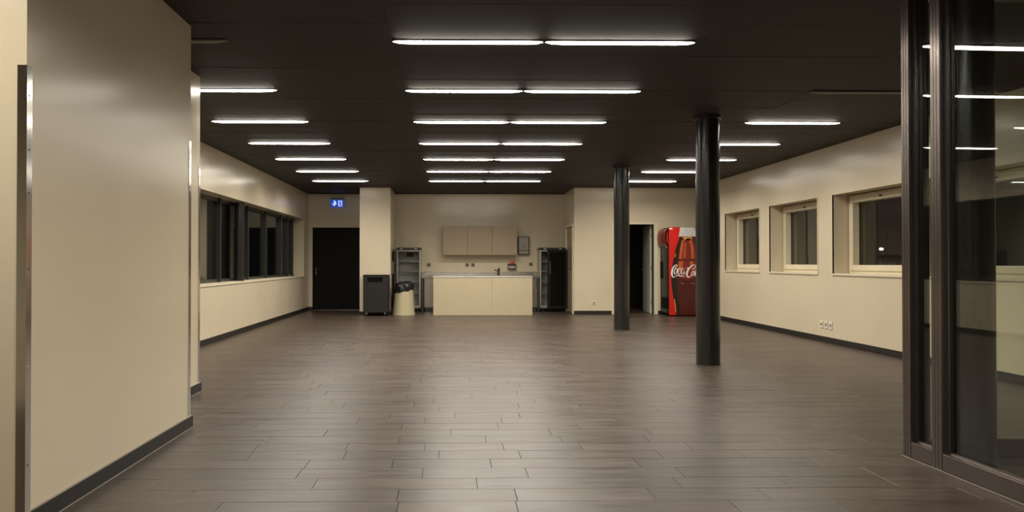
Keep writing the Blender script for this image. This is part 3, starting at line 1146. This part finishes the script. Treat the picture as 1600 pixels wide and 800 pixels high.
for a, b in zip(rings, rings[1:]):
    for k in range(n):
        bm.faces.new((a[k], a[(k + 1) % n], b[(k + 1) % n], b[k]))
bm.faces.new(rings[-1])
obj('bin_bag', bm, 'bag', b2, smooth=True)

# ================================================================== VENDING MACHINE
VX0, VX1, VY0, VY1, VH = 4.985, 5.745, 16.57, 17.225, 2.035
vm = thing('vending_machine', 'red drinks vending machine with a cola bottle print on its side', 'vending machine', (5.365, 16.9, 0))
obj('cabinet', bx(VX0 + 0.06, VX1, VY0 + 0.006, VY1, 0.05, VH), 'glassblack', vm, bevel=0.006)
sp = obj('side_panel', bx(VX0 + 0.012, VX1 - 0.004, VY0, VY0 + 0.006, 0.03, VH - 0.004), 'red', vm)
obj('base', bx(VX0 + 0.03, VX1 - 0.03, VY0 + 0.03, VY1 - 0.03, 0.0, 0.05), 'black', vm)
obj('front_door', bx(VX0, VX0 + 0.058, VY0 + 0.01, VY1 - 0.01, 0.06, VH - 0.02), 'glassblack', vm, bevel=0.01)
obj('edge_trim', bx(VX0 - 0.012, VX0 + 0.012, VY1 - 0.055, VY1 - 0.012, 0.1, 1.62), 'chrome', vm, bevel=0.004)
# rounded illuminated-type header with a red curl of print
bm = B()
pr = []
for k in range(11):
    a = -PI / 2 + PI * k / 10
    pr.append((VX0 - 0.075 * math.cos(a), 1.80 + 0.20 * math.sin(a)))
for y in (VY0 + 0.10, VY1 - 0.01):
    pass
v0 = [bm.verts.new((x, VY0 + 0.03, z)) for x, z in pr]
v1 = [bm.verts.new((x, VY1 - 0.01, z)) for x, z in pr]
for k in range(10):
    bm.faces.new((v0[k], v0[k + 1], v1[k + 1], v1[k]))
bm.faces.new(v0)
bm.faces.new(v1[::-1])
bm.faces.new((v0[0], v1[0], v1[-1], v0[-1]))
hd = obj('header', bm, 'cola_red', vm)
bm = B()
for y, zc in ((VY0 + 0.022, 1.80),):
    ring0, ring1 = [], []
    for k in range(15):
        a = -PI / 2 + PI * k / 14
        ring0.append(bm.verts.new((VX0 - 0.070 * math.cos(a), y, zc + 0.185 * math.sin(a))))
        ring1.append(bm.verts.new((VX0 - 0.050 * math.cos(a), y, zc + 0.15 * math.sin(a))))
    for k in range(14):
        bm.faces.new((ring0[k], ring0[k + 1], ring1[k + 1], ring1[k]))
bmesh.ops.solidify(bm, geom=bm.faces[:], thickness=0.004)
obj('header_ring', bm, 'letter', hd)
bm = B()
tube(bm, [(VX0 - 0.01, VY0 + 0.05, 1.56), (VX0 - 0.05, VY0 + 0.05, 1.585), (VX0 - 0.055, VY0 + 0.05, 1.62)], 0.016, 8)
obj('bracket', bm, 'chrome', vm)
obj('coin_panel', bx(VX0 - 0.02, VX0 + 0.004, VY1 - 0.18, VY1 - 0.06, 0.85, 1.25), 'black', vm, bevel=0.006)
obj('delivery_flap', bx(VX0 - 0.012, VX0 + 0.004, VY0 + 0.08, VY1 - 0.12, 0.16, 0.42), 'black', vm, bevel=0.006)
obj('rating_plate', bx(VX0 + 0.02, VX0 + 0.09, VY0 - 0.0012, VY0 + 0.001, VH - 0.05, VH - 0.022), 'letter', sp)

# --- flat print on the side panel (u right, v up, metres on the panel)
PXM = 68.8


def uvA(X, Y):   # coordinates of a 4.443x study drawing of the panel
    return VX0 + (1000 + X / 4.443 - 1043) / PXM, (494 - (330 + Y / 4.443)) / PXM


def uvB(X, Y):   # 8.885x study drawing
    return VX0 + (1040 + X / 8.885 - 1043) / PXM, (494 - (350 + Y / 8.885)) / PXM


def clampu(p):
    return (min(max(p[0], VX0 + 0.014), VX1 - 0.006), min(max(p[1], 0.034), VH - 0.006))


def print_poly(name, pts, material, layer, parent):
    bm = B()
    y = VY0 - 0.0006 - 0.0007 * layer
    f = bm.faces.new([bm.verts.new((p[0], y, p[1])) for p in pts])
    bmesh.ops.triangulate(bm, faces=[f])
    return obj(name, bm, material, parent)


CXB = 324.0


def sym(left):
    """closed outline from its left half, mirrored about the bottle axis"""
    L = [uvA(*p) for p in left]
    c = uvA(CXB, 0)[0]
    R = [(2 * c - u, v) for u, v in reversed(L)]
    return [clampu(p) for p in L + R]


body_l = [(270, 172), (262, 200), (246, 240), (236, 280), (228, 320), (220, 360), (214, 400), (210, 430), (209, 465), (211, 500),
          (216, 550), (224, 600), (232, 640), (238, 680), (243, 722)]
bottle = print_poly('bottle_print', sym(body_l), 'cola_dark', 0, sp)
print_poly('bottle_cap_print', sym([(271, 108), (268, 140), (263, 172)]), 'cap', 1, bottle)
liquid = [(288, 174), (282, 200), (270, 250), (262, 300), (257, 334), (254, 390), (250, 450), (250, 500), (256, 600), (268, 680), (274, 720)]
print_poly('liquid_print', sym(liquid), 'cola_brown', 1, bottle)
print_poly('liquid_print', sym([(288, 174), (282, 200), (270, 250), (262, 300), (257, 332)]), 'cola_red', 2, bottle)
print_poly('liquid_print', sym([(258, 341), (255, 385), (262, 430), (285, 470)]), 'cola_red', 2, bottle)
for pts, mt in (([(290, 176), (283, 205), (271, 262), (264, 325), (283, 330), (292, 260), (300, 190)], 'cola_amber'),
                ([(330, 182), (346, 240), (352, 325), (368, 325), (366, 250), (350, 190)], 'cola_amber'),
                ([(304, 215), (300, 270), (297, 320), (307, 322), (311, 270), (313, 220)], 'cola_amber'),
                ([(292, 175), (287, 196), (303, 200), (322, 184), (346, 198), (357, 190), (350, 175)], 'cola_gold'),
                ([(262, 345), (258, 420), (282, 425), (296, 346)], 'cola_amber'),
                ([(342, 346), (345, 400), (366, 400), (362, 346)], 'cola_amber')):
    print_poly('highlight_print', [clampu(uvA(*p)) for p in pts], mt, 3, bottle)
for pts in ([(240, 285), (236, 300), (234, 318), (238, 318), (243, 298)], [(228, 610), (234, 650), (240, 700), (245, 700), (240, 650), (233, 608)],
            [(278, 496), (298, 499), (298, 502), (278, 499)], [(350, 499), (372, 496), (372, 499), (350, 502)]):
    print_poly('highlight_print', [clampu(uvA(*p)) for p in pts], 'cola_gold', 3, bottle)


def catmull(P, n=8):
    out = []
    for i in range(len(P) - 1):
        p0, p1, p2, p3 = P[max(i - 1, 0)], P[i], P[i + 1], P[min(i + 2, len(P) - 1)]
        for k in range(n):
            t = k / n
            out.append(tuple(0.5 * ((2 * b) + (-a + c) * t + (2 * a - 5 * b + 4 * c - d) * t * t + (-a + 3 * b - 3 * c + d) * t ** 3)
                             for a, b, c, d in zip(p0, p1, p2, p3)))
    out.append(P[-1])
    return out


def stroke(name, P, parent):
    """calligraphic stroke: points (X, Y, width) of the 8.885x drawing"""
    Q = catmull(P)
    bm = B()
    y = VY0 - 0.0006 - 0.0007 * 5
    prev = None
    for i, (X, Y, w) in enumerate(Q):
        a, b = Q[max(i - 1, 0)], Q[min(i + 1, len(Q) - 1)]
        tx, ty = b[0] - a[0], b[1] - a[1]
        l = math.hypot(tx, ty) or 1
        nx, ny = -ty / l * w / 2, tx / l * w / 2
        u0, u1 = uvB(X + nx, Y + ny), uvB(X - nx, Y - ny)
        cur = (bm.verts.new((u0[0], y, u0[1])), bm.verts.new((u1[0], y, u1[1])))
        if prev:
            bm.faces.new((prev[0], prev[1], cur[1], cur[0]))
        prev = cur
    return obj(name, bm, 'letter', parent)


scr = [
    # capital C with its long tail
    [(112, 612, 4), (122, 596, 8), (140, 585, 9), (148, 570, 8), (138, 562, 8), (112, 572, 13), (86, 610, 20), (74, 660, 24), (74, 705, 22), (90, 732, 15), (114, 728, 9), (135, 706, 5)],
    [(92, 732, 8), (120, 722, 9), (150, 710, 12), (178, 712, 14), (192, 724, 12), (215, 714, 11), (238, 718, 9), (252, 732, 3)],
    # o
    [(130, 606, 9), (112, 628, 13), (104, 662, 14), (112, 690, 10), (128, 686, 9), (142, 654, 13), (146, 620, 13), (132, 605, 9)],
    # c
    [(196, 622, 11), (190, 607, 9), (174, 612, 11), (158, 645, 14), (156, 680, 13), (168, 692, 9), (190, 676, 5)],
    # a
    [(238, 612, 8), (222, 612, 10), (204, 644, 14), (202, 682, 12), (214, 690, 8), (234, 662, 6), (246, 616, 12), (238, 660, 14), (240, 688, 10), (262, 666, 5)],
    # hyphen
    [(282, 610, 13), (302, 604, 13)],
    # second capital C
    [(360, 628, 4), (380, 618, 9), (398, 596, 10), (402, 572, 9), (386, 562, 9), (348, 574, 14), (306, 622, 22), (284, 672, 25), (284, 712, 22), (306, 734, 15), (338, 714, 8), (352, 694, 5)],
    # o
    [(372, 648, 9), (354, 664, 12), (346, 694, 12), (356, 712, 9), (372, 704, 10), (382, 674, 13), (378, 650, 10), (366, 650, 8)],
    # l
    [(398, 716, 12), (396, 690, 13), (408, 640, 13), (428, 590, 11), (440, 572, 8), (444, 584, 8), (424, 640, 7), (404, 700, 8), (414, 722, 9), (430, 706, 5)],
    # a
    [(478, 640, 8), (460, 642, 10), (444, 672, 14), (442, 706, 12), (454, 714, 8), (472, 690, 6), (484, 646, 12), (476, 688, 14), (480, 712, 10), (500, 692, 4)],
]
lt = stroke('script_lettering', scr[0], sp)
for s in scr[1:]:
    stroke('lettering_stroke', s, lt)

# ================================================================== EXIT SIGN
es = thing('exit_sign', 'small blue lit exit sign above the black door', 'exit sign', (-2.905, 18.80, 2.65))
EX0, EX1, EZ0, EZ1, EY = -3.065, -2.735, 2.655, 2.842, 18.78
obj('housing', bx(EX0 - 0.008, EX1 + 0.008, EY, EY + 0.07, EZ1, EZ1 + 0.055), 'exithousing', es, bevel=0.004)
obj('bracket', bx(-2.95, -2.85, EY + 0.05, YK, EZ1 + 0.01, EZ1 + 0.045), 'exithousing', es)
pl = obj('sign_plate', bx(EX0, EX1, EY + 0.02, EY + 0.045, EZ0, EZ1), 'exitblue', es)


def flat(name, pts, material, y, parent):
    bm = B()
    f = bm.faces.new([bm.verts.new((x, y, z)) for x, z in pts])
    bmesh.ops.triangulate(bm, faces=[f])
    return obj(name, bm, material, parent)


ax, az = -2.975, 2.748
flat('arrow', [(ax - .014, az + .075), (ax + .014, az + .075), (ax + .014, az - .022), (ax + .052, az + .012), (ax + .052, az - .022), (ax, az - .075),
               (ax - .052, az - .022), (ax - .052, az + .012), (ax - .014, az - .022)], 'exitwhite', EY + 0.0188, pl)
dx, dz = -2.825, 2.748
flat('door_symbol', [(dx - .052, dz - .075), (dx + .052, dz - .075), (dx + .052, dz + .072), (dx - .052, dz + .072)], 'exitwhite', EY + 0.0188, pl)
man = bpy.data.materials.new('exit_sign_figure')
man.use_nodes = True
man.node_tree.nodes['Principled BSDF'].inputs['Base Color'].default_value = (0.005, 0.03, 0.22, 1)
man.node_tree.nodes['Principled BSDF'].inputs['Emission Color'].default_value = (0.005, 0.03, 0.25, 1)
man.node_tree.nodes['Principled BSDF'].inputs['Emission Strength'].default_value = 0.5
for pts in ([(dx - .012, dz + .058), (dx + .006, dz + .058), (dx + .006, dz + .040), (dx - .012, dz + .040)],
            [(dx - .02, dz + .036), (dx + .012, dz + .032), (dx + .016, dz - .008), (dx - .008, dz - .01)],
            [(dx - .02, dz + .036), (dx - .042, dz + .016), (dx - .034, dz + .008), (dx - .012, dz + .024)],
            [(dx + .010, dz + .03), (dx + .038, dz + .012), (dx + .032, dz + .004), (dx + .008, dz + .016)],
            [(dx - .008, dz - .008), (dx + .008, dz - .008), (dx - .016, dz - .038), (dx - .044, dz - .044), (dx - .044, dz - .056), (dx - .008, dz - .05)],
            [(dx + .002, dz - .008), (dx + .018, dz - .006), (dx + .03, dz - .034), (dx + .022, dz - .068), (dx + .010, dz - .068), (dx + .014, dz - .036)]):
    flat('running_figure', pts, man, EY + 0.0176, pl)

# ================================================================== OUTSIDE, seen through the third window
ol = thing('outdoor_lamp', 'small bright lamp outside the third square window', 'lamp', (12.1, 20.3, 0))
bm = B()
lathe(bm, 12.1, 20.3, [(0.05, -0.3), (0.05, 1.57)], 16)
obj('post', bm, 'blackframe', ol)
bm = B()
lathe(bm, 12.1, 20.3, [(0.03, 1.57), (0.05, 1.59), (0.055, 1.61), (0.03, 1.64)], 16)
obj('lamp_glow', bm, 'outlamp', ol)
bm = B()
lathe(bm, 12.1, 20.3, [(0.075, 1.64), (0.02, 1.68)], 16)
obj('cap', bm, 'blackframe', ol)
